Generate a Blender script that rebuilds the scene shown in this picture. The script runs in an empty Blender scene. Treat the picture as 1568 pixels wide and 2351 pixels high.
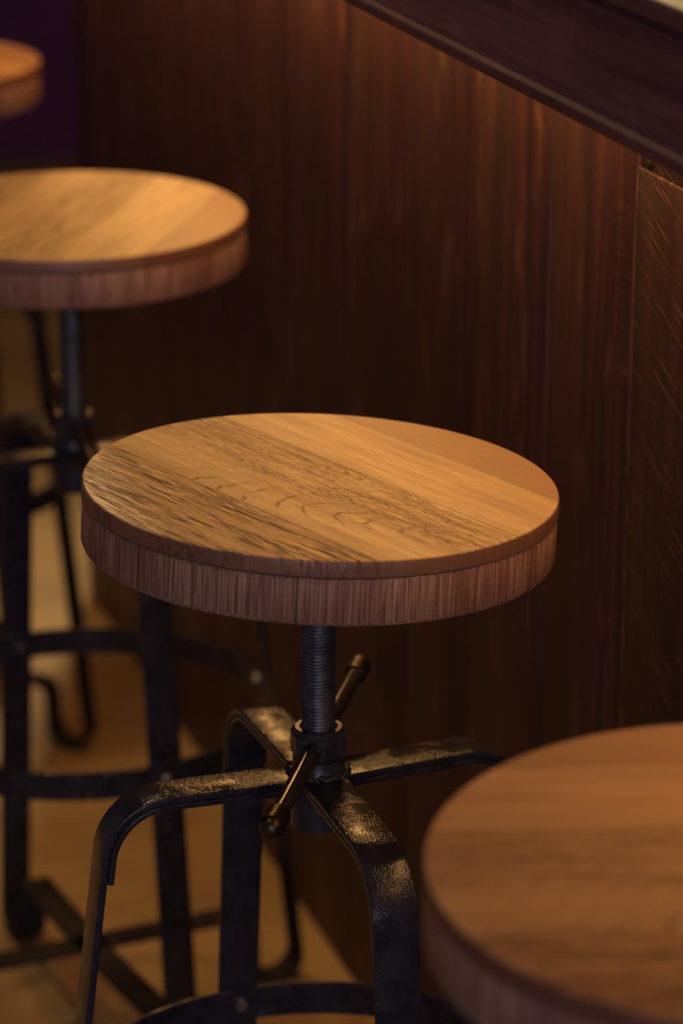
import bpy, bmesh, math, random
from math import sin, cos, pi, radians, sqrt, atan2
from mathutils import Vector, Matrix

random.seed(7)
scene = bpy.context.scene
COL = scene.collection

# ------------------------------------------------------------------ camera
CAM_H = 1.455
F_PX = 7150.0
cam_data = bpy.data.cameras.new('camera')
cam = bpy.data.objects.new('camera', cam_data)
COL.objects.link(cam)
cam.location = (0, 0, CAM_H)
cam.rotation_euler = (radians(90 - 18.45), 0, 0)
cam_data.sensor_fit = 'VERTICAL'
cam_data.sensor_height = 36.0
cam_data.sensor_width = 24.0
cam_data.lens = 36.0 * F_PX / 2351.0
cam_data.clip_start = 0.05
cam_data.dof.use_dof = True
cam_data.dof.focus_distance = 2.085
cam_data.dof.aperture_fstop = 4.7
scene.camera = cam

# ------------------------------------------------------------------ world, lights, exposure
vs = scene.view_settings
vs.view_transform = 'Standard'
vs.look = 'None'
vs.gamma = 1.0
vs.exposure = 0.12
vs.use_curve_mapping = False

world = bpy.data.worlds.new('world')
scene.world = world
world.use_nodes = True
wb = world.node_tree.nodes['Background']
wb.inputs['Color'].default_value = (0.60, 0.44, 0.64, 1)
wb.inputs['Strength'].default_value = 0.125


def light(name, kind, loc, power, color, size=0.1, target=None, size_y=None, spot=None):
    d = bpy.data.lights.new(name, kind)
    d.energy = power
    d.color = color
    if kind == 'AREA':
        d.size = size
        if size_y:
            d.shape = 'RECTANGLE'
            d.size_y = size_y
    elif kind in ('POINT', 'SPOT'):
        d.shadow_soft_size = size
    if spot:
        d.spot_size = radians(spot)
        d.spot_blend = 0.6
    o = bpy.data.objects.new(name, d)
    COL.objects.link(o)
    o.location = loc
    if target is not None:
        o.rotation_euler = (Vector(target) - Vector(loc)).to_track_quat('-Z', 'Y').to_euler()
    return o


WARM = (1.0, 0.72, 0.33)
# pendant lamps of the room, all above the picture
light('pendant_lamp_over_floor', 'SPOT', (-0.75, 3.4, 2.7), 60, WARM, 0.10, (-0.75, 3.5, 0.0), spot=125)
light('pendant_lamp_down_the_bar', 'SPOT', (-0.22, 6.3, 2.25), 245, WARM, 0.18, (-0.15, 2.3, 0.7), spot=70)
light('pendant_lamp_near', 'SPOT', (-0.75, 1.75, 2.65), 14, (1.0, 0.66, 0.30), 0.12, (-0.1, 2.1, 0.6), spot=120)
# cool daylight from the front windows behind the photographer
light('window_daylight', 'AREA', (0.1, -2.7, 1.7), 58, (0.74, 0.74, 1.0), 2.2, (0, 2.4, 0.6), size_y=1.6)

# bar frame: local x runs along the bar away from the camera, local y points out of its front
BAR_O = Vector((-0.036, 3.008, 0))
BAR_A = atan2(0.9555, -0.295)
BU = Vector((cos(BAR_A), sin(BAR_A), 0))
BM = Vector((-sin(BAR_A), cos(BAR_A), 0))


def bar_pt(t, n, z=0.0):
    return BAR_O + BU * t + BM * n + Vector((0, 0, z))


# warm LED line fixed under the counter overhang
led = light('under_counter_light', 'AREA', bar_pt(-0.45, 0.030, 1.066), 5.4, (1.0, 0.50, 0.15), 3.0, None, size_y=0.02)
led.rotation_euler = (Matrix.Rotation(BAR_A, 4, 'Z') @ Matrix.Rotation(radians(25), 4, 'X')).to_euler()

# ------------------------------------------------------------------ helpers


class Nodes:
    """tiny helper to write node trees"""

    def __init__(self, name):
        self.m = bpy.data.materials.new(name)
        self.m.use_nodes = True
        self.t = self.m.node_tree
        self.b = self.t.nodes['Principled BSDF']

    def put(self, sock, v):
        if hasattr(v, 'is_output'):
            self.t.links.new(v, sock)
        elif isinstance(v, (tuple, list)) and len(v) == 3 and sock.type == 'RGBA':
            sock.default_value = (*v, 1)
        else:
            sock.default_value = v

    def node(self, typ, **ins):
        n = self.t.nodes.new(typ)
        for k, v in ins.items():
            self.put(n.inputs[k.replace('_', ' ')], v)
        return n

    def math(self, op, a, b=0.0, c=None, clamp=False):
        n = self.t.nodes.new('ShaderNodeMath')
        n.operation = op
        n.use_clamp = clamp
        self.put(n.inputs[0], a)
        self.put(n.inputs[1], b)
        if c is not None:
            self.put(n.inputs[2], c)
        return n.outputs[0]

    def smooth(self, v, lo, hi, a=0.0, b=1.0):
        n = self.t.nodes.new('ShaderNodeMapRange')
        n.interpolation_type = 'SMOOTHSTEP'
        self.put(n.inputs['Value'], v)
        for k, x in (('From Min', lo), ('From Max', hi), ('To Min', a), ('To Max', b)):
            self.put(n.inputs[k], x)
        return n.outputs['Result']

    def xyz(self, x, y, z):
        n = self.t.nodes.new('ShaderNodeCombineXYZ')
        self.put(n.inputs[0], x)
        self.put(n.inputs[1], y)
        self.put(n.inputs[2], z)
        return n.outputs[0]

    def coord(self):
        tc = self.t.nodes.new('ShaderNodeTexCoord')
        s = self.t.nodes.new('ShaderNodeSeparateXYZ')
        self.t.links.new(tc.outputs['Object'], s.inputs[0])
        return s.outputs[0], s.outputs[1], s.outputs[2]

    def noise(self, vec, scale=1.0, detail=2.0, rough=0.5, dist=0.0):
        n = self.t.nodes.new('ShaderNodeTexNoise')
        self.put(n.inputs['Vector'], vec)
        n.inputs['Scale'].default_value = scale
        n.inputs['Detail'].default_value = detail
        n.inputs['Roughness'].default_value = rough
        n.inputs['Distortion'].default_value = dist
        return n.outputs['Fac']

    def mix(self, f, a, b, mode='MIX'):
        n = self.t.nodes.new('ShaderNodeMix')
        n.data_type = 'RGBA'
        n.blend_type = mode
        self.put(n.inputs[0], f)
        self.put(n.inputs[6], a)
        self.put(n.inputs[7], b)
        return n.outputs[2]

    def rand(self):
        return self.t.nodes.new('ShaderNodeObjectInfo').outputs['Random']

    def bump(self, h, strength=0.5, dist=0.001):
        n = self.t.nodes.new('ShaderNodeBump')
        n.inputs['Strength'].default_value = strength
        n.inputs['Distance'].default_value = dist
        self.put(n.inputs['Height'], h)
        self.put(self.b.inputs['Normal'], n.outputs[0])

    def done(self, color, rough, metal=0.0, spec=0.5, coat=0.0, coat_rough=0.2):
        self.put(self.b.inputs['Base Color'], color)
        self.put(self.b.inputs['Roughness'], rough)
        self.put(self.b.inputs['Metallic'], metal)
        self.put(self.b.inputs['Specular IOR Level'], spec)
        self.put(self.b.inputs['Coat Weight'], coat)
        self.put(self.b.inputs['Coat Roughness'], coat_rough)
        return self.m


def link_mesh(name, bm, mat, parent=None, smooth=True, angle=35):
    bmesh.ops.recalc_face_normals(bm, faces=bm.faces[:])
    me = bpy.data.meshes.new(name)
    bm.to_mesh(me)
    bm.free()
    me.materials.append(mat)
    o = bpy.data.objects.new(name, me)
    COL.objects.link(o)
    if smooth:
        for p in me.polygons:
            p.use_smooth = True
        me.set_sharp_from_angle(angle=radians(angle))
    if parent is not None:
        o.parent = parent
    return o


def thing(name, label, cat, loc, rz=0.0, group=None):
    o = bpy.data.objects.new(name, None)
    o.empty_display_size = 0.05
    COL.objects.link(o)
    o.location = loc
    o.rotation_euler = (0, 0, rz)
    o['label'] = label
    o['category'] = cat
    if group:
        o['group'] = group
    return o


def lathe(bm, prof, n=96, mat=None):
    """closed profile [(r,z)...] from axis to axis"""
    rings = []
    for r, z in prof:
        if r < 1e-6:
            rings.append([bm.verts.new((0, 0, z))])
        else:
            rings.append([bm.verts.new((r * cos(2 * pi * i / n), r * sin(2 * pi * i / n), z)) for i in range(n)])
    for a, b in zip(rings, rings[1:]):
        for i in range(n):
            j = (i + 1) % n
            if len(a) == 1 and len(b) == 1:
                continue
            if len(a) == 1:
                bm.faces.new((a[0], b[i], b[j]))
            elif len(b) == 1:
                bm.faces.new((a[i], a[j], b[0]))
            else:
                bm.faces.new((a[i], a[j], b[j], b[i]))
    return rings


def box(bm, x0, x1, y0, y1, z0, z1, bev=0.0):
    t = bmesh.new()
    bmesh.ops.create_cube(t, size=1)
    for v in t.verts:
        v.co = Vector((x0 if v.co.x < 0 else x1, y0 if v.co.y < 0 else y1, z0 if v.co.z < 0 else z1))
    if bev:
        bmesh.ops.bevel(t, geom=t.edges[:], offset=bev, segments=2, affect='EDGES', profile=0.5)
    me = bpy.data.meshes.new('tmp')
    t.to_mesh(me)
    t.free()
    bm.from_mesh(me)
    bpy.data.meshes.remove(me)


def arc_round(hw, ht, r, n=3):
    """rounded rectangle section: list of (side, out) points"""
    pts = []
    for cx, cy, a0 in ((hw - r, ht - r, 0), (-hw + r, ht - r, 90), (-hw + r, -ht + r, 180), (hw - r, -ht + r, 270)):
        for k in range(n + 1):
            a = radians(a0 + 90 * k / n)
            pts.append((cx + r * cos(a), cy + r * sin(a)))
    return pts


def sweep_strap(bm, path, w, t, r=0.0012, taper_end=0.0, wob=0.0):
    """flat bar swept along path of (x,z) points, width along y"""
    sec = arc_round(w / 2, t / 2, r)
    m = len(path)
    rings = []
    for i, (x, z) in enumerate(path):
        a = path[max(i - 1, 0)]
        b = path[min(i + 1, m - 1)]
        tx, tz = b[0] - a[0], b[1] - a[1]
        l = sqrt(tx * tx + tz * tz)
        nx, nz = -tz / l, tx / l
        ring = []
        for s, o in sec:
            ring.append(bm.verts.new((x + nx * o, s, z + nz * o)))
        rings.append(ring)
    k = len(sec)
    for p, q in zip(rings, rings[1:]):
        for i in range(k):
            j = (i + 1) % k
            bm.faces.new((p[i], p[j], q[j], q[i]))
    bm.faces.new(rings[0])
    bm.faces.new(rings[-1][::-1])


# ------------------------------------------------------------------ materials
def mat_seat_top(name='oiled_plank_wood', tint=None, rough0=0.40):
    n = Nodes(name)
    x, y, z = n.coord()
    rnd = n.rand()
    a = n.math('GREATER_THAN', y, 0.110)
    b = n.math('GREATER_THAN', y, 0.036)
    c = n.math('GREATER_THAN', y, -0.072)
    pid = n.math('ADD', n.math('ADD', a, b), c)
    sh = n.math('MULTIPLY_ADD', pid, 3.71, n.math('MULTIPLY', rnd, 0.0))
    xo = n.math('ADD', x, sh)
    # ring lines, cathedral figure in the middle plank
    mid = n.math('SUBTRACT', c, b)
    warp = n.noise(n.xyz(n.math('MULTIPLY', xo, 7.0), n.math('MULTIPLY', y, 22.0), z), 1.0, 3.0, 0.55)
    warp2 = n.noise(n.xyz(n.math('MULTIPLY', xo, 28.0), n.math('MULTIPLY', y, 60.0), z), 1.0, 2.0)
    y0 = n.math('MULTIPLY_ADD', mid, -0.427, 0.38)      # -0.047 in the middle plank, 0.38 elsewhere
    dy = n.math('SUBTRACT', y, n.math('ADD', y0, n.math('MULTIPLY', n.math('MULTIPLY', mid, 0.36), x)))
    dx = n.math('MULTIPLY', n.math('SUBTRACT', x, 0.17), n.math('MULTIPLY_ADD', mid, 0.42, 0.02))
    rr = n.math('SQRT', n.math('ADD', n.math('MULTIPLY', dy, dy), n.math('MULTIPLY', dx, dx)))
    ph = n.math('ADD', n.math('MULTIPLY', rr, 640.0), n.math('ADD', n.math('MULTIPLY', warp, 11.0), n.math('MULTIPLY', warp2, 5.0)))
    ring = n.math('MULTIPLY_ADD', n.math('SINE', ph), 0.5, 0.5)
    ring = n.math('POWER', ring, 2.2)
    # open pores: long streaks in the front plank, short dashes in bands elsewhere
    front = n.smooth(y, -0.0722, -0.0718, 1.0, 0.0)
    strip = n.math('MULTIPLY', mid, n.smooth(n.math('MULTIPLY_ADD', warp, 0.02, y), -0.034, -0.004))
    yw = n.math('MULTIPLY_ADD', warp, 0.010, y)
    s1 = n.noise(n.xyz(n.math('MULTIPLY', xo, 38.0), n.math('MULTIPLY', yw, 900.0), n.math('MULTIPLY', z, 80)), 1.0, 4.0, 0.68)
    c1 = n.noise(n.xyz(n.math('MULTIPLY', xo, 8.0), n.math('MULTIPLY', yw, 130.0), z), 1.0, 3.0, 0.55)
    s2 = n.noise(n.xyz(n.math('MULTIPLY', xo, 130.0), n.math('MULTIPLY', yw, 1500.0), n.math('MULTIPLY', z, 200)), 1.0, 4.0, 0.7)
    c2 = n.noise(n.xyz(n.math('MULTIPLY', xo, 14.0), n.math('MULTIPLY', yw, 230.0), z), 1.0, 4.0, 0.6)
    streak = n.math('MULTIPLY', n.smooth(s1, 0.45, 0.55), n.smooth(c1, 0.38, 0.56, 0.35, 1.0))
    dash = n.math('MULTIPLY', n.smooth(s2, 0.47, 0.58), n.smooth(c2, 0.43, 0.57, 0.12, 1.0))
    ws = n.math('MAXIMUM', front, n.math('MAXIMUM', n.math('MULTIPLY', strip, 0.55), 0.16))
    wd = n.math('MAXIMUM', n.math('MULTIPLY', front, 0.45), n.math('MAXIMUM', strip, n.math('MULTIPLY_ADD', mid, 0.12, 0.24)))
    arcm = n.math('MULTIPLY', mid, n.smooth(n.math('ABSOLUTE', n.math('MULTIPLY_ADD', warp2, 0.012, dy)), 0.010, 0.026, 1.0, 0.0))
    arcs = n.math('MULTIPLY', n.math('MULTIPLY', n.smooth(ring, 0.78, 1.0), arcm), n.math('MULTIPLY', n.smooth(s2, 0.42, 0.55), n.smooth(warp2, 0.32, 0.52)))
    dark = n.math('MAXIMUM', n.math('MAXIMUM', n.math('MULTIPLY', streak, ws), n.math('MULTIPLY', dash, wd)), n.math('MULTIPLY', arcs, 0.9))
    dark = n.math('MINIMUM', dark, 1.0)
    tone = n.noise(n.xyz(n.math('MULTIPLY', xo, 9.0), n.math('MULTIPLY', y, 90.0), z), 1.0, 3.0)
    base = n.mix(n.smooth(tone, 0.25, 0.75), (0.49, 0.305, 0.128), (0.35, 0.200, 0.080))
    bandn = n.noise(n.xyz(n.math('MULTIPLY', xo, 4.0), n.math('MULTIPLY', y, 48.0), z), 1.0, 2.0)
    base = n.mix(n.smooth(bandn, 0.48, 0.68, 0.0, 0.45), base, (0.22, 0.105, 0.042))
    base = n.mix(n.math('MULTIPLY', ring, 0.18), base, (0.25, 0.105, 0.035))
    base = n.mix(n.math('MULTIPLY', a, 0.85), base, (0.25, 0.115, 0.040))
    base = n.mix(n.math('MULTIPLY', front, 0.22), base, (0.32, 0.115, 0.035))
    col = n.mix(n.math('MULTIPLY', dark, 0.95), base, (0.046, 0.015, 0.005))
    # plank joints
    seam = None
    for s in (0.110, 0.036, -0.072):
        e = n.smooth(n.math('ABSOLUTE', n.math('SUBTRACT', y, s)), 0.0002, 0.0007, 1.0, 0.0)
        seam = e if seam is None else n.math('MAXIMUM', seam, e)
    col = n.mix(n.math('MULTIPLY', seam, 0.8), col, (0.03, 0.012, 0.006))
    # the turned rim of the board shows end grain and is darker stained
    zc = n.smooth(z, 0.0442, 0.0449, 1.0, 0.0)
    col = n.mix(n.math('MULTIPLY', zc, 0.82), col, (0.115, 0.040, 0.024))
    h = n.math('SUBTRACT', n.math('MULTIPLY', tone, 0.25), n.math('ADD', dark, seam))
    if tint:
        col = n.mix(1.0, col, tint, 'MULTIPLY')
    n.bump(h, 0.22, 0.0005)
    rough = n.math('MULTIPLY_ADD', dark, 0.30, rough0)
    return n.done(col, rough, spec=0.45)


def mat_seat_band():
    n = Nodes('sawn_band_wood')
    x, y, z = n.coord()
    st = n.noise(n.xyz(n.math('MULTIPLY', x, 900), n.math('MULTIPLY', y, 900), n.math('MULTIPLY', z, 14)), 1.0, 3.0, 0.6)
    fine = n.noise(n.xyz(n.math('MULTIPLY', x, 70), n.math('MULTIPLY', y, 70), n.math('MULTIPLY', z, 500)), 1.0, 2.0)
    big = n.noise(n.xyz(n.math('MULTIPLY', x, 22), n.math('MULTIPLY', y, 22), n.math('MULTIPLY', z, 8)), 1.0, 2.0)
    col = n.mix(n.smooth(st, 0.36, 0.72), (0.120, 0.048, 0.030), (0.40, 0.235, 0.165))
    col = n.mix(n.smooth(fine, 0.55, 0.75, 0.0, 0.25), col, (0.34, 0.19, 0.12))
    col = n.mix(n.smooth(big, 0.40, 0.70, 0.0, 0.55), col, (0.10, 0.036, 0.022))
    th = n.math('ARCTAN2', y, x)
    for deg in (273.8, 315.3, 20.0, 82.0, 141.0, 214.0):
        a = radians(deg if deg < 180 else deg - 360)
        ln = n.smooth(n.math('ABSOLUTE', n.math('SUBTRACT', th, a)), 0.0018, 0.0060, 1.0, 0.0)
        col = n.mix(n.math('MULTIPLY', ln, 0.85), col, (0.018, 0.008, 0.006))
    n.bump(n.math('ADD', st, n.math('MULTIPLY', fine, 0.4)), 0.35, 0.0006)
    return n.done(col, 0.62, spec=0.3)


def mat_metal(name, base=(0.015, 0.0135, 0.018), rough=0.16, pit=1.0, wear_and_glare_cut=True):
    n = Nodes(name)
    x, y, z = n.coord()
    v = n.xyz(x, y, z)
    b1 = n.noise(v, 640.0, 1.0, 0.5)
    b2 = n.noise(v, 60.0, 2.0, 0.5)
    pm = n.smooth(b2, 0.40, 0.62)
    col = n.mix(n.smooth(b2, 0.35, 0.7), base, tuple(c * 1.7 for c in base))
    r = n.math('MULTIPLY_ADD', b2, 0.18, rough - 0.08)
    if wear_and_glare_cut:
        low = n.smooth(z, 0.26, 0.40, 1.0, 0.0)
        s = n.noise(n.xyz(n.math('MULTIPLY', x, 160), n.math('MULTIPLY', y, 160), n.math('MULTIPLY', z, 45)), 1.0, 4.0, 0.65)
        wr = n.math('MULTIPLY', n.smooth(s, 0.61, 0.68), n.math('MULTIPLY_ADD', low, 0.85, 0.06))
        col = n.mix(wr, col, (0.13, 0.095, 0.075))
        r = n.math('MULTIPLY_ADD', wr, 0.3, r)
    # ends near the floor made matte and browner to hold down lamp glare
    glare_cut = n.smooth(z, 0.10, 0.22, 1.0, 0.0)
    if wear_and_glare_cut:
        col = n.mix(n.math('MULTIPLY', glare_cut, 0.55), col, (0.032, 0.022, 0.016))
        r = n.math('MAXIMUM', r, n.math('MULTIPLY', glare_cut, 0.9))
    n.bump(n.math('MULTIPLY', b1, n.math('MULTIPLY_ADD', pm, 0.75, 0.25)), 0.7 * pit, 0.0006)
    return n.done(col, r, metal=0.0, spec=n.math('MULTIPLY_ADD', glare_cut, -0.17, 0.22) if wear_and_glare_cut else 0.30)


def mat_steel(name, base, rough):
    n = Nodes(name)
    x, y, z = n.coord()
    b2 = n.noise(n.xyz(x, y, z), 120.0, 3.0, 0.6)
    col = n.mix(n.smooth(b2, 0.3, 0.7), base, tuple(c * 0.45 for c in base))
    n.bump(b2, 0.15, 0.0008)
    return n.done(col, n.math('MULTIPLY_ADD', b2, 0.2, rough - 0.1), metal=0.9)


def mat_bar_planks():
    n = Nodes('dark_stained_planks')
    x, y, z = n.coord()
    pid = n.math('FLOOR', n.math('DIVIDE', n.math('ADD', x, 0.8425), 0.172))
    wn = n.t.nodes.new('ShaderNodeTexWhiteNoise')
    wn.noise_dimensions = '1D'
    n.put(wn.inputs['W'], pid)
    rv = wn.outputs['Value']
    off = n.math('MULTIPLY', rv, 31.0)
    xo = n.math('ADD', x, off)
    # vertical grain
    wp = n.noise(n.xyz(n.math('MULTIPLY', xo, 9), y, n.math('MULTIPLY', z, 2.2)), 1.0, 2.0)
    g = n.noise(n.xyz(n.math('MULTIPLY', n.math('MULTIPLY_ADD', wp, 0.05, xo), 75), n.math('MULTIPLY', y, 40), n.math('MULTIPLY', z, 1.6)), 1.0, 5.0, 0.62)
    g2 = n.noise(n.xyz(n.math('MULTIPLY', xo, 420), n.math('MULTIPLY', y, 40), n.math('MULTIPLY', z, 9)), 1.0, 3.0, 0.6)
    # rough saw marks, level on one board, slanted on the next
    right = n.math('LESS_THAN', x, -0.8425)
    al = n.math('MULTIPLY_ADD', x, 0.916, n.math('MULTIPLY', z, 0.40))
    pp = n.math('MULTIPLY_ADD', x, -0.40, n.math('MULTIPLY', z, 0.916))
    sawr = n.noise(n.xyz(n.math('MULTIPLY', al, 11), y, n.math('MULTIPLY', pp, 420)), 1.0, 3.0, 0.6)
    sawl = n.noise(n.xyz(n.math('MULTIPLY', x, 24), y, n.math('MULTIPLY', n.math('MULTIPLY_ADD', x, 0.10, z), 125)), 1.0, 3.0, 0.6)
    saw = n.math('ADD', n.math('MULTIPLY', sawr, right), n.math('MULTIPLY', sawl, n.math('SUBTRACT', 1.0, right)))
    sawm = n.noise(n.xyz(n.math('MULTIPLY', xo, 12), y, n.math('MULTIPLY', z, 5)), 1.0, 2.0)
    near = n.smooth(n.math('MULTIPLY_ADD', n.noise(n.xyz(x, y, n.math('MULTIPLY', z, 6)), 1.0, 3.0), 0.10, x), -0.775, -0.745, 1.0, 0.0)
    sm = n.math('MAXIMUM', n.math('MULTIPLY', near, n.smooth(sawm, 0.38, 0.58)), right)
    col = n.mix(n.smooth(g, 0.30, 0.70), (0.018, 0.0070, 0.0100), (0.110, 0.034, 0.025))
    col = n.mix(n.smooth(rv, 0.0, 1.0, 0.0, 0.45), col, (0.032, 0.011, 0.012))
    col = n.mix(n.smooth(g2, 0.55, 0.75, 0.0, 0.35), col, (0.030, 0.010, 0.006))
    # paler scuffs in the worn finish
    sc = n.noise(n.xyz(n.math('MULTIPLY', xo, 26), y, n.math('MULTIPLY', z, 9)), 1.0, 4.0, 0.6, 0.6)
    col = n.mix(n.smooth(sc, 0.56, 0.70, 0.0, 0.50), col, (0.17, 0.085, 0.050))
    dk = n.noise(n.xyz(n.math('MULTIPLY', xo, 11), y, n.math('MULTIPLY', z, 3.2)), 1.0, 3.0, 0.5, 0.5)
    col = n.mix(n.smooth(dk, 0.50, 0.66, 0.0, 0.6), col, (0.026, 0.010, 0.007))
    col = n.mix(n.math('MULTIPLY', right, 0.55), col, (0.020, 0.0085, 0.0075))
    sl = n.math('MULTIPLY', n.smooth(saw, 0.57, 0.68), sm)
    col = n.mix(n.math('MULTIPLY', sl, n.math('MULTIPLY_ADD', right, 0.0, 0.6)), col, n.mix(right, (0.014, 0.006, 0.005), (0.22, 0.11, 0.065)))
    ew = n.math('MULTIPLY', n.smooth(n.math('ABSOLUTE', n.math('ADD', x, 0.8425)), 0.0016, 0.0040, 1.0, 0.0), n.smooth(n.noise(n.xyz(n.math('MULTIPLY', x, 90), y, n.math('MULTIPLY', z, 22)), 1.0, 3.0), 0.42, 0.60))
    col = n.mix(n.math('MULTIPLY', ew, 0.65), col, (0.24, 0.12, 0.085))
    hgt = n.math('ADD', n.math('MULTIPLY', g2, 0.4), n.math('MULTIPLY', n.math('MULTIPLY', saw, sm), 1.3))
    n.bump(hgt, 0.45, 0.0025)
    return n.done(col, 0.55, spec=0.35)


def mat_counter():
    n = Nodes('dark_plum_wood')
    x, y, z = n.coord()
    g = n.noise(n.xyz(n.math('MULTIPLY', x, 5), n.math('MULTIPLY', y, 160), n.math('MULTIPLY', z, 160)), 1.0, 4.0, 0.6)
    s = n.noise(n.xyz(n.math('MULTIPLY', x, 22), n.math('MULTIPLY', y, 20), n.math('MULTIPLY', z, 20)), 1.0, 3.0, 0.6)
    col = n.mix(n.smooth(g, 0.3, 0.7), (0.058, 0.023, 0.030), (0.105, 0.044, 0.052))
    col = n.mix(n.smooth(s, 0.5, 0.75, 0, 0.4), col, (0.15, 0.080, 0.075))
    n.bump(n.math('ADD', g, s), 0.2, 0.001)
    n.put(n.b.inputs['Specular Tint'], (1.0, 0.50, 0.42, 1))
    return n.done(col, 0.5, spec=0.16)


def mat_floor():
    n = Nodes('worn_tan_floor')
    x, y, z = n.coord()
    v = n.xyz(x, y, z)
    a = n.noise(v, 3.2, 4.0, 0.6)
    b = n.noise(v, 14.0, 4.0, 0.6)
    col = n.mix(n.smooth(a, 0.32, 0.68), (0.24, 0.135, 0.055), (0.34, 0.205, 0.086))
    col = n.mix(n.smooth(b, 0.50, 0.72, 0.0, 0.45), col, (0.19, 0.105, 0.045))
    n.bump(b, 0.15, 0.002)
    return n.done(col, 0.6, spec=0.3)


def mat_plain(name, col, rough=0.7):
    n = Nodes(name)
    x, y, z = n.coord()
    a = n.noise(n.xyz(x, y, z), 6.0, 3.0)
    c = n.mix(n.smooth(a, 0.3, 0.7), col, tuple(k * 0.75 for k in col))
    return n.done(c, rough, spec=0.2)


M_TOP = mat_seat_top()
M_TOP_DIMMED = mat_seat_top('dimmed_plank_wood', (0.78, 0.60, 0.55), 0.58)  # same wood tinted darker and redder to stand for weaker lamp glare
M_TOP_WARM_LIT = mat_seat_top('warm_lit_plank_wood', (0.88, 0.70, 0.50), 0.55)  # same wood tinted orange, warm counter light painted into the colour
M_BAND = mat_seat_band()
M_STRAP = mat_metal('black_painted_strap')
M_HUB = mat_metal('black_painted_hub', (0.022, 0.019, 0.022), 0.26, 0.7, False)
M_ROD = mat_metal('blackened_rod', (0.026, 0.019, 0.015), 0.15, 0.2, False)
M_SCREW = mat_steel('dark_screw_steel', (0.24, 0.24, 0.255), 0.45)
M_KNOB = mat_steel('worn_knob_steel', (0.10, 0.068, 0.045), 0.36)
M_BOLT = mat_steel('bolt_steel', (0.35, 0.30, 0.26), 0.35)
M_PLANKS = mat_bar_planks()
M_COUNTER = mat_counter()
M_FLOOR = mat_floor()
M_BACK = mat_plain('dark_purple_paint', (0.15, 0.042, 0.135))
M_CEIL = mat_plain('dark_ceiling_paint', (0.06, 0.045, 0.045))
M_BLACK = mat_plain('black_hole', (0.006, 0.005, 0.006))


# ------------------------------------------------------------------ the setting
def structure(o):
    o['kind'] = 'structure'
    return o


bm = bmesh.new()
box(bm, -5, 4, -3.2, 7.0, -0.06, 0.0)
structure(link_mesh('floor', bm, M_FLOOR, smooth=False))
bm = bmesh.new()
box(bm, -5, 4, 6.85, 7.0, 0.0, 3.0)
structure(link_mesh('wall_back', bm, M_BACK, smooth=False))
bm = bmesh.new()
box(bm, -5, 4, -3.2, 7.0, 3.0, 3.08)
structure(link_mesh('ceiling', bm, M_CEIL, smooth=False))

# ------------------------------------------------------------------ the bar
bar = thing('bar', 'dark reddish brown bar front of upright wooden planks under the counter', 'bar',
            BAR_O, BAR_A)
PW = 0.172
T_END = 1.05
TOP_Z = 1.073
bm = bmesh.new()
k = -9
while True:
    t0 = -0.8425 + PW * k
    t1 = min(t0 + PW, T_END)
    if t0 >= T_END - 0.01:
        break
    if k == -1:
        box(bm, t0 + 0.0006, t1 - 0.0006, -0.018, 0.0003, 0.0, 0.982, 0.0005)
        box(bm, t0 + 0.0006, t1 - 0.0006, -0.018, -0.0030, 0.9824, TOP_Z, 0.0005)
    else:
        d = random.uniform(-0.0006, 0.0006)
        box(bm, t0 + 0.0005, t1 - 0.0005, -0.018, d, 0.0, TOP_Z, 0.0012)
    k += 1
link_mesh('plank_panel', bm, M_PLANKS, bar)
bm = bmesh.new()
box(bm, -2.38, T_END, -0.045, -0.0185, 0.0, TOP_Z)
link_mesh('backing_board', bm, M_PLANKS, bar, smooth=False)
bm = bmesh.new()
box(bm, T_END - 0.03, T_END - 0.0005, -0.60, -0.0455, 0.0, TOP_Z, 0.001)
link_mesh('end_panel', bm, M_PLANKS, bar)
# small black bolt in the recess above the short plank
bm = bmesh.new()
lathe(bm, [(0, 0), (0.0034, 0), (0.0034, 0.0016), (0.0026, 0.0026), (0, 0.0030)], 20)
bolt = link_mesh('bolt', bm, M_BLACK, bar)
bolt.rotation_euler = (radians(-90), 0, 0)
bolt.location = (-0.861, -0.0032, 0.9868)
bolt['label'] = 'small black bolt in the gap above the short plank'

# counter top: slab with a moulded front edge, swept along the bar
ctop = thing('bar_countertop', 'dark plum brown wooden counter with moulded edge overhanging the plank bar front', 'counter',
             bar_pt(0, 0, TOP_Z), BAR_A)
OV = 0.148
prof = [(-0.62, 0.002), (0.120, 0.002), (0.120, 0.0), (OV + 0.002, 0.0), (OV + 0.0045, 0.002), (OV + 0.005, 0.0078), (OV + 0.0042, 0.0090),
        (OV, 0.0096), (OV - 0.001, 0.0106), (OV - 0.001, 0.0745), (OV - 0.0035, 0.076), (OV - 0.0035, 0.0795),
        (OV + 0.001, 0.081), (OV + 0.003, 0.0845), (OV + 0.002, 0.0915), (OV - 0.002, 0.0945), (-0.62, 0.0945)]
bm = bmesh.new()
ends = []
for t in [(-2.38) + 0.08 * i for i in range(46)]:
    wob = 0.0
    ring = []
    for (yy, zz) in prof:
        ring.append(bm.verts.new((t, yy, zz)))
    ends.append(ring)
for p, q in zip(ends, ends[1:]):
    for i in range(len(prof)):
        j = (i + 1) % len(prof)
        bm.faces.new((p[i], p[j], q[j], q[i]))
bm.faces.new(ends[0])
bm.faces.new(ends[-1][::-1])
link_mesh('counter_slab', bm, M_COUNTER, ctop, angle=50)

# ------------------------------------------------------------------ the bar stool (built once, then copied)
R = 0.162            # seat radius
ZA = 0.592           # upper face of the arms
SEAT_Z = 0.756       # underside of the seat on the reference stool
ST_T = 0.005
RB = 0.046
ARM = 0.121            # where the arm starts to bend down
ST_W = 0.032
SPLAY = atan2(0.108, 1)


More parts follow.
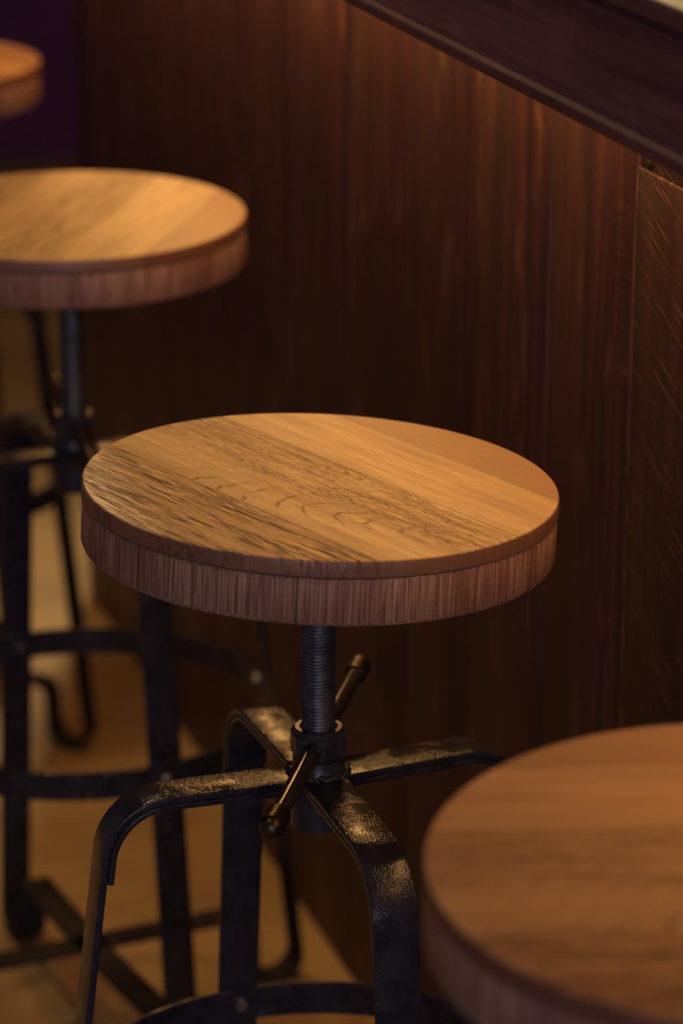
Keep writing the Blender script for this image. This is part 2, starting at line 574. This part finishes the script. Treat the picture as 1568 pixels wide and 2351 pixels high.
def leg_path(arm=None, splay=None):
    ARM_, SP = arm or ARM, splay or SPLAY
    pts = []
    zc = ZA - ST_T / 2
    rb = RB
    cx = ARM_
    pts += [(0.016 + (cx - 0.016) * i / 6, zc) for i in range(7)]
    for i in range(1, 15):
        a = pi / 2 + (SP - pi / 2) * i / 14
        pts.append((cx + rb * cos(a), zc - rb + rb * sin(a)))
    x, z = pts[-1]
    hr = 0.024
    zcen = hr + ST_T / 2
    # straight run down to the start of the hook
    zend = zcen + hr * sin(SP)
    xend = x + (z - zend) * math.tan(SP)
    for i in range(1, 15):
        f = i / 14
        pts.append((x + (xend - x) * f, z + (zend - z) * f))
    hx = xend - hr * cos(SP)
    a1 = SP - pi
    for i in range(1, 19):
        a = SP + (a1 - SP) * i / 18
        pts.append((hx + hr * cos(a), zcen + hr * sin(a)))
    x, z = pts[-1]
    # the strap turns up again and runs in to the middle as one arm of the low cross brace
    zt, rb2 = 0.079, 0.018
    run = zt - rb2 - z
    for i in range(1, 4):
        pts.append((x - 0.3 * run * SP * i / 3, z + run * i / 3))
    x, z = pts[-1]
    for i in range(1, 9):
        a = pi / 2 * i / 8
        pts.append((x - rb2 + rb2 * cos(a), z + rb2 * sin(a)))
    x, z = pts[-1]
    for i in range(1, 7):
        pts.append((x + (0.0 - x) * i / 6, z))
    return pts


def brace_path(arm=None, splay=None):
    ARM_, SP = arm or ARM, splay or SPLAY
    pts = []
    off = ST_T + 0.0003
    zc = ZA - ST_T / 2 - off
    rb = RB - off
    cx = ARM_
    pts += [(0.020 + (cx - 0.020) * i / 6, zc) for i in range(7)]
    for i in range(1, 15):
        a = pi / 2 + (SP - pi / 2) * i / 14
        pts.append((cx + rb * cos(a), zc - rb + rb * sin(a)))
    x, z = pts[-1]
    for i in range(1, 6):
        pts.append((x + 0.017 * sin(SP) * i / 5, z - 0.017 * cos(SP) * i / 5))
    return pts


def leg_r(z):
    """centre line radius of the straight leg at height z"""
    x = ARM + RB * cos(SPLAY)
    zz = ZA - ST_T / 2 - RB + RB * sin(SPLAY)
    return x + (zz - z) * math.tan(SPLAY)


def screw_mesh(bm, r0, depth, pitch, z0, z1, n=36, per=8):
    m = int((z1 - z0) / pitch * per)
    rings = []
    for k in range(m + 1):
        z = z0 + (z1 - z0) * k / m
        ring = []
        for i in range(n):
            ph = (z / pitch - i / n) % 1.0
            tri = abs(2 * ph - 1)
            tri = min(1.0, max(0.0, tri * 1.35 - 0.15))
            r = r0 - depth * tri
            ring.append(bm.verts.new((r * cos(2 * pi * i / n), r * sin(2 * pi * i / n), z)))
        rings.append(ring)
    for p, q in zip(rings, rings[1:]):
        for i in range(n):
            j = (i + 1) % n
            bm.faces.new((p[i], p[j], q[j], q[i]))
    bm.faces.new(rings[0][::-1])
    bm.faces.new(rings[-1])


def make_stool():
    root = thing('bar_stool', '', 'stool', (0, 0, 0), 0, 'bar stools standing in a row along the bar')
    # wooden seat: plank board on a thicker sawn band
    bm = bmesh.new()
    lathe(bm, [(0, 0.0332), (R - 0.0015, 0.0332), (R + 0.0004, 0.0342), (R + 0.0005, 0.0425), (R - 0.0001, 0.0445), (R - 0.0010, 0.0452),
               (R * 0.75, 0.0452), (R * 0.4, 0.0452), (0, 0.0452)], 180)
    top = link_mesh('seat_top', bm, M_TOP, root)
    top.location = (0, 0, SEAT_Z)
    bm = bmesh.new()
    n = 360
    prof = [(0, 0), (R - 0.004, 0), (R - 0.0012, 0.0012), (R, 0.004), (R - 0.0003, 0.0312), (R - 0.0012, 0.0326), (R - 0.003, 0.0330), (0, 0.0330)]
    rings = lathe(bm, prof, n)
    band = link_mesh('seat_base', bm, M_BAND, root)
    band.location = (0, 0, SEAT_Z)
    # threaded post with the round plate that carries the seat
    bm = bmesh.new()
    lathe(bm, [(0, -0.004), (0.055, -0.004), (0.055, -0.0004), (0, -0.0004)], 48)
    pl = link_mesh('mounting_plate', bm, M_HUB, root)
    pl.location = (0, 0, SEAT_Z)
    bm = bmesh.new()
    screw_mesh(bm, 0.0121, 0.0015, 0.0025, -0.200, -0.004)
    sc = link_mesh('threaded_post', bm, M_SCREW, root, angle=80)
    sc.location = (0, 0, SEAT_Z)
    # hub: tube below the arms, collar, weld beads
    bm = bmesh.new()
    lathe(bm, [(0, ZA - 0.041), (0.0185, ZA - 0.041), (0.0200, ZA - 0.0395), (0.0200, ZA + 0.001), (0.0185, ZA + 0.003), (0.0182, ZA + 0.0118), (0, ZA + 0.0118)], 48)
    hub = link_mesh('hub', bm, M_HUB, root)
    bm = bmesh.new()
    rnd = random.Random(3)
    for i in range(44):
        a = 2 * pi * i / 44 + rnd.uniform(-0.05, 0.05)
        s = rnd.uniform(0.0022, 0.0040)
        mtx = Matrix.Translation((0.0198 * cos(a), 0.0198 * sin(a), ZA + 0.0005 + rnd.uniform(-0.001, 0.0018))) @ Matrix.Diagonal((s, s, s * 0.75, 1))
        bmesh.ops.create_icosphere(bm, subdivisions=2, radius=1, matrix=mtx)
    wd = link_mesh('weld_bead', bm, M_HUB, hub)
    # hexagonal nut with a turned collar on top
    bm = bmesh.new()
    z0, z1 = ZA + 0.0122, ZA + 0.0322
    sides = 6
    def hexr(r, z):
        return [bm.verts.new((r * cos(2 * pi * i / sides + 0.35), r * sin(2 * pi * i / sides + 0.35), z)) for i in range(sides)]
    rr = [hexr(0.0190, z0), hexr(0.0208, z0 + 0.0018), hexr(0.0208, z1 - 0.003), hexr(0.0188, z1 - 0.0008)]
    for p, q in zip(rr, rr[1:]):
        for i in range(sides):
            j = (i + 1) % sides
            bm.faces.new((p[i], p[j], q[j], q[i]))
    bm.faces.new(rr[0][::-1])
    bm.faces.new(rr[-1])
    lathe(bm, [(0.0125, z1 - 0.001), (0.0178, z1 - 0.001), (0.0178, z1 + 0.0008), (0.0165, z1 + 0.0018), (0.0135, z1 + 0.0018), (0.0125, z1 + 0.0006)], 40)
    nut = link_mesh('nut', bm, M_HUB, root, angle=20)
    # turning bar through the nut, a knob at either end
    bm = bmesh.new()
    zr = ZA + 0.0222
    L = 0.147
    lathe(bm, [(0, -L + 0.004), (0.0062, -L + 0.004), (0.0062, L - 0.004), (0, L - 0.004)], 28)
    for v in bm.verts:
        v.co = Vector((v.co.z, v.co.x, v.co.y))
    hb = link_mesh('turning_bar', bm, M_ROD, root)
    hb.location = (0, 0, zr)
    for s in (-1, 1):
        bm = bmesh.new()
        pr = [(0, 0.0135)] + [(0.0085 * sin(a), 0.005 + 0.0085 * cos(a)) for a in [pi * q / 16 for q in range(1, 9)]]
        pr += [(0.0083, 0.0), (0.0078, -0.006), (0.0084, -0.012), (0.0080, -0.015), (0.0064, -0.0165), (0, -0.0165)]
        lathe(bm, pr, 28)
        for v in bm.verts:
            v.co = Vector((s * (L - 0.004 + v.co.z), v.co.x, v.co.y))
        link_mesh('knob', bm, M_KNOB, hb)
    # legs
    bm = bmesh.new()
    sweep_strap(bm, leg_path(), ST_W, ST_T)
    leg = link_mesh('leg', bm, M_STRAP, root)
    bm = bmesh.new()
    sweep_strap(bm, brace_path(), ST_W - 0.001, ST_T - 0.0005)
    br = link_mesh('brace_strap', bm, M_STRAP, leg)
    # foot ring
    zr = 0.319
    rin = leg_r(zr) - ST_T / 2 - 0.0005
    bm = bmesh.new()
    hh, th = 0.0138, 0.0045
    sec = [(rin - s2, z2) for s2, z2 in ((0.0, -hh + 0.001), (0.0, hh - 0.001), (0.001, hh), (th - 0.001, hh), (th, hh - 0.001), (th, -hh + 0.001), (th - 0.001, -hh), (0.001, -hh))]
    nn = 120
    rg = []
    for i in range(nn):
        a = 2 * pi * i / nn
        rg.append([bm.verts.new((r_ * cos(a), r_ * sin(a), zr + z_)) for r_, z_ in sec])
    for i in range(nn):
        p, q = rg[i], rg[(i + 1) % nn]
        for a_ in range(len(sec)):
            b_ = (a_ + 1) % len(sec)
            bm.faces.new((p[a_], p[b_], q[b_], q[a_]))
    link_mesh('foot_ring', bm, M_STRAP, root)
    # bolt through leg and ring
    bm = bmesh.new()
    lathe(bm, [(0, -0.0135), (0.0045, -0.0135), (0.0058, -0.0115), (0.0058, -0.0105), (0.003, -0.0105), (0.003, 0.0), (0.0062, 0.0), (0.0060, 0.0018), (0.0040, 0.0036), (0, 0.0042)], 20)
    for v in bm.verts:
        v.co = Vector((v.co.z, v.co.x, v.co.y))
    bt = link_mesh('bolt', bm, M_BOLT, leg)
    bt.location = (leg_r(zr) + ST_T / 2 - 0.0003, 0, zr)
    bt.rotation_euler = (0, SPLAY, 0)
    for i in range(1, 4):
        l2 = leg.copy()
        COL.objects.link(l2)
        l2.parent = root
        l2.rotation_euler = (0, 0, i * pi / 2)
        for c in (br, bt):
            c2 = c.copy()
            COL.objects.link(c2)
            c2.parent = l2
    return root


def copy_stool(src):
    r = src.copy()
    COL.objects.link(r)
    for ch in list(src.children):
        c = ch.copy()
        COL.objects.link(c)
        c.parent = r
        for g in list(ch.children):
            d = g.copy()
            COL.objects.link(d)
            d.parent = c
    return r


stool0 = make_stool()
LEG_TURN = [(3, -2, -5, -4), (0, 0, 0, 3), (0, 0, 0, 0), (0, 0, 0, 0)]
# the sharp stool was bent by hand: two of its legs reach less far out at the top
bm = bmesh.new()
sweep_strap(bm, leg_path(0.1114, atan2(0.125, 1)), ST_W, ST_T)
tmp_leg = link_mesh('leg_shape', bm, M_STRAP)
bm = bmesh.new()
sweep_strap(bm, brace_path(0.1114, atan2(0.125, 1)), ST_W - 0.001, ST_T - 0.0005)
tmp_brace = link_mesh('brace_shape', bm, M_STRAP)
SHORT_LEG, SHORT_BRACE = tmp_leg.data, tmp_brace.data
bpy.data.objects.remove(tmp_leg)
bpy.data.objects.remove(tmp_brace)
# x, y, turn of the frame, seat top height, seat grain direction, turning bar direction, seat tilt (x, y), label
SPOTS = [
    (-0.0160, 2.014, 22, 0.8045, -50, 78.5, (0.0, 2.6),
     'round wooden bar stool in sharp focus, seat, threaded post and turning bar all visible'),
    (-0.249, 2.779, 25, 0.815, -104, 102, (1.6, 0.0),
     'blurred bar stool just behind the sharp one, its golden seat top catching a bright glare'),
    (0.202, 1.392, 20, 0.811, 2, 60, (2.4, 0.0),
     'nearest blurred bar stool, only its brown wooden seat showing, cut by the frame'),
    (-0.508, 3.546, -22, 0.815, -60, 40, (0.0, 0.0),
     'farthest blurred bar stool, a sliver of its orange-lit seat against the dark purple wall'),
]
for i, (x, y, rz, zt, grain, rod, tilt, lab) in enumerate(SPOTS):
    s = stool0 if i == 0 else copy_stool(stool0)
    s.location = (x, y, 0)
    s.rotation_euler = (0, 0, radians(rz))
    s['label'] = lab
for i, s in enumerate([o for o in COL.objects if o.parent is None and o.name.startswith('bar_stool')]):
    x, y, rz, zt, grain, rod, tilt, lab = SPOTS[i]
    dz = zt - 0.801
    for c in s.children:
        st = c.name.split('.')[0]
        if st in ('seat_top', 'seat_base', 'mounting_plate', 'threaded_post'):
            c.location = (0, 0, SEAT_Z + dz)
        if st in ('seat_top', 'seat_base', 'mounting_plate'):
            w = Matrix.Rotation(radians(tilt[0]), 4, 'X') @ Matrix.Rotation(radians(tilt[1]), 4, 'Y') @ Matrix.Rotation(radians(grain), 4, 'Z')
            c.rotation_euler = (Matrix.Rotation(radians(-rz), 4, 'Z') @ w).to_euler()
        if st == 'turning_bar':
            c.rotation_euler = (0, 0, radians(rod - rz))
    legs = sorted([c for c in s.children if c.name.split('.')[0] == 'leg'], key=lambda c: c.rotation_euler[2])
    for q, lg in enumerate(legs):
        lg.rotation_euler = (0, 0, q * pi / 2 + radians(LEG_TURN[i][q]))
        if i == 0 and q in (0, 2):
            lg.data = SHORT_LEG
            for g in lg.children:
                if g.name.startswith('brace_strap'):
                    g.data = SHORT_BRACE
        if i == 1:
            for g in lg.children:
                if g.name.startswith('bolt'):
                    g.location.z += 0.009
                    g.location.x -= 0.001
    if i == 1:
        for c in s.children:
            if c.name.startswith('foot_ring'):
                c.location.z = 0.009
    if i in (2, 3):  # dimmer and warmer light on these two seats is put into the wood colour
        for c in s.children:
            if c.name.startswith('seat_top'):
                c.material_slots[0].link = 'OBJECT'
                c.material_slots[0].material = M_TOP_DIMMED if i == 2 else M_TOP_WARM_LIT
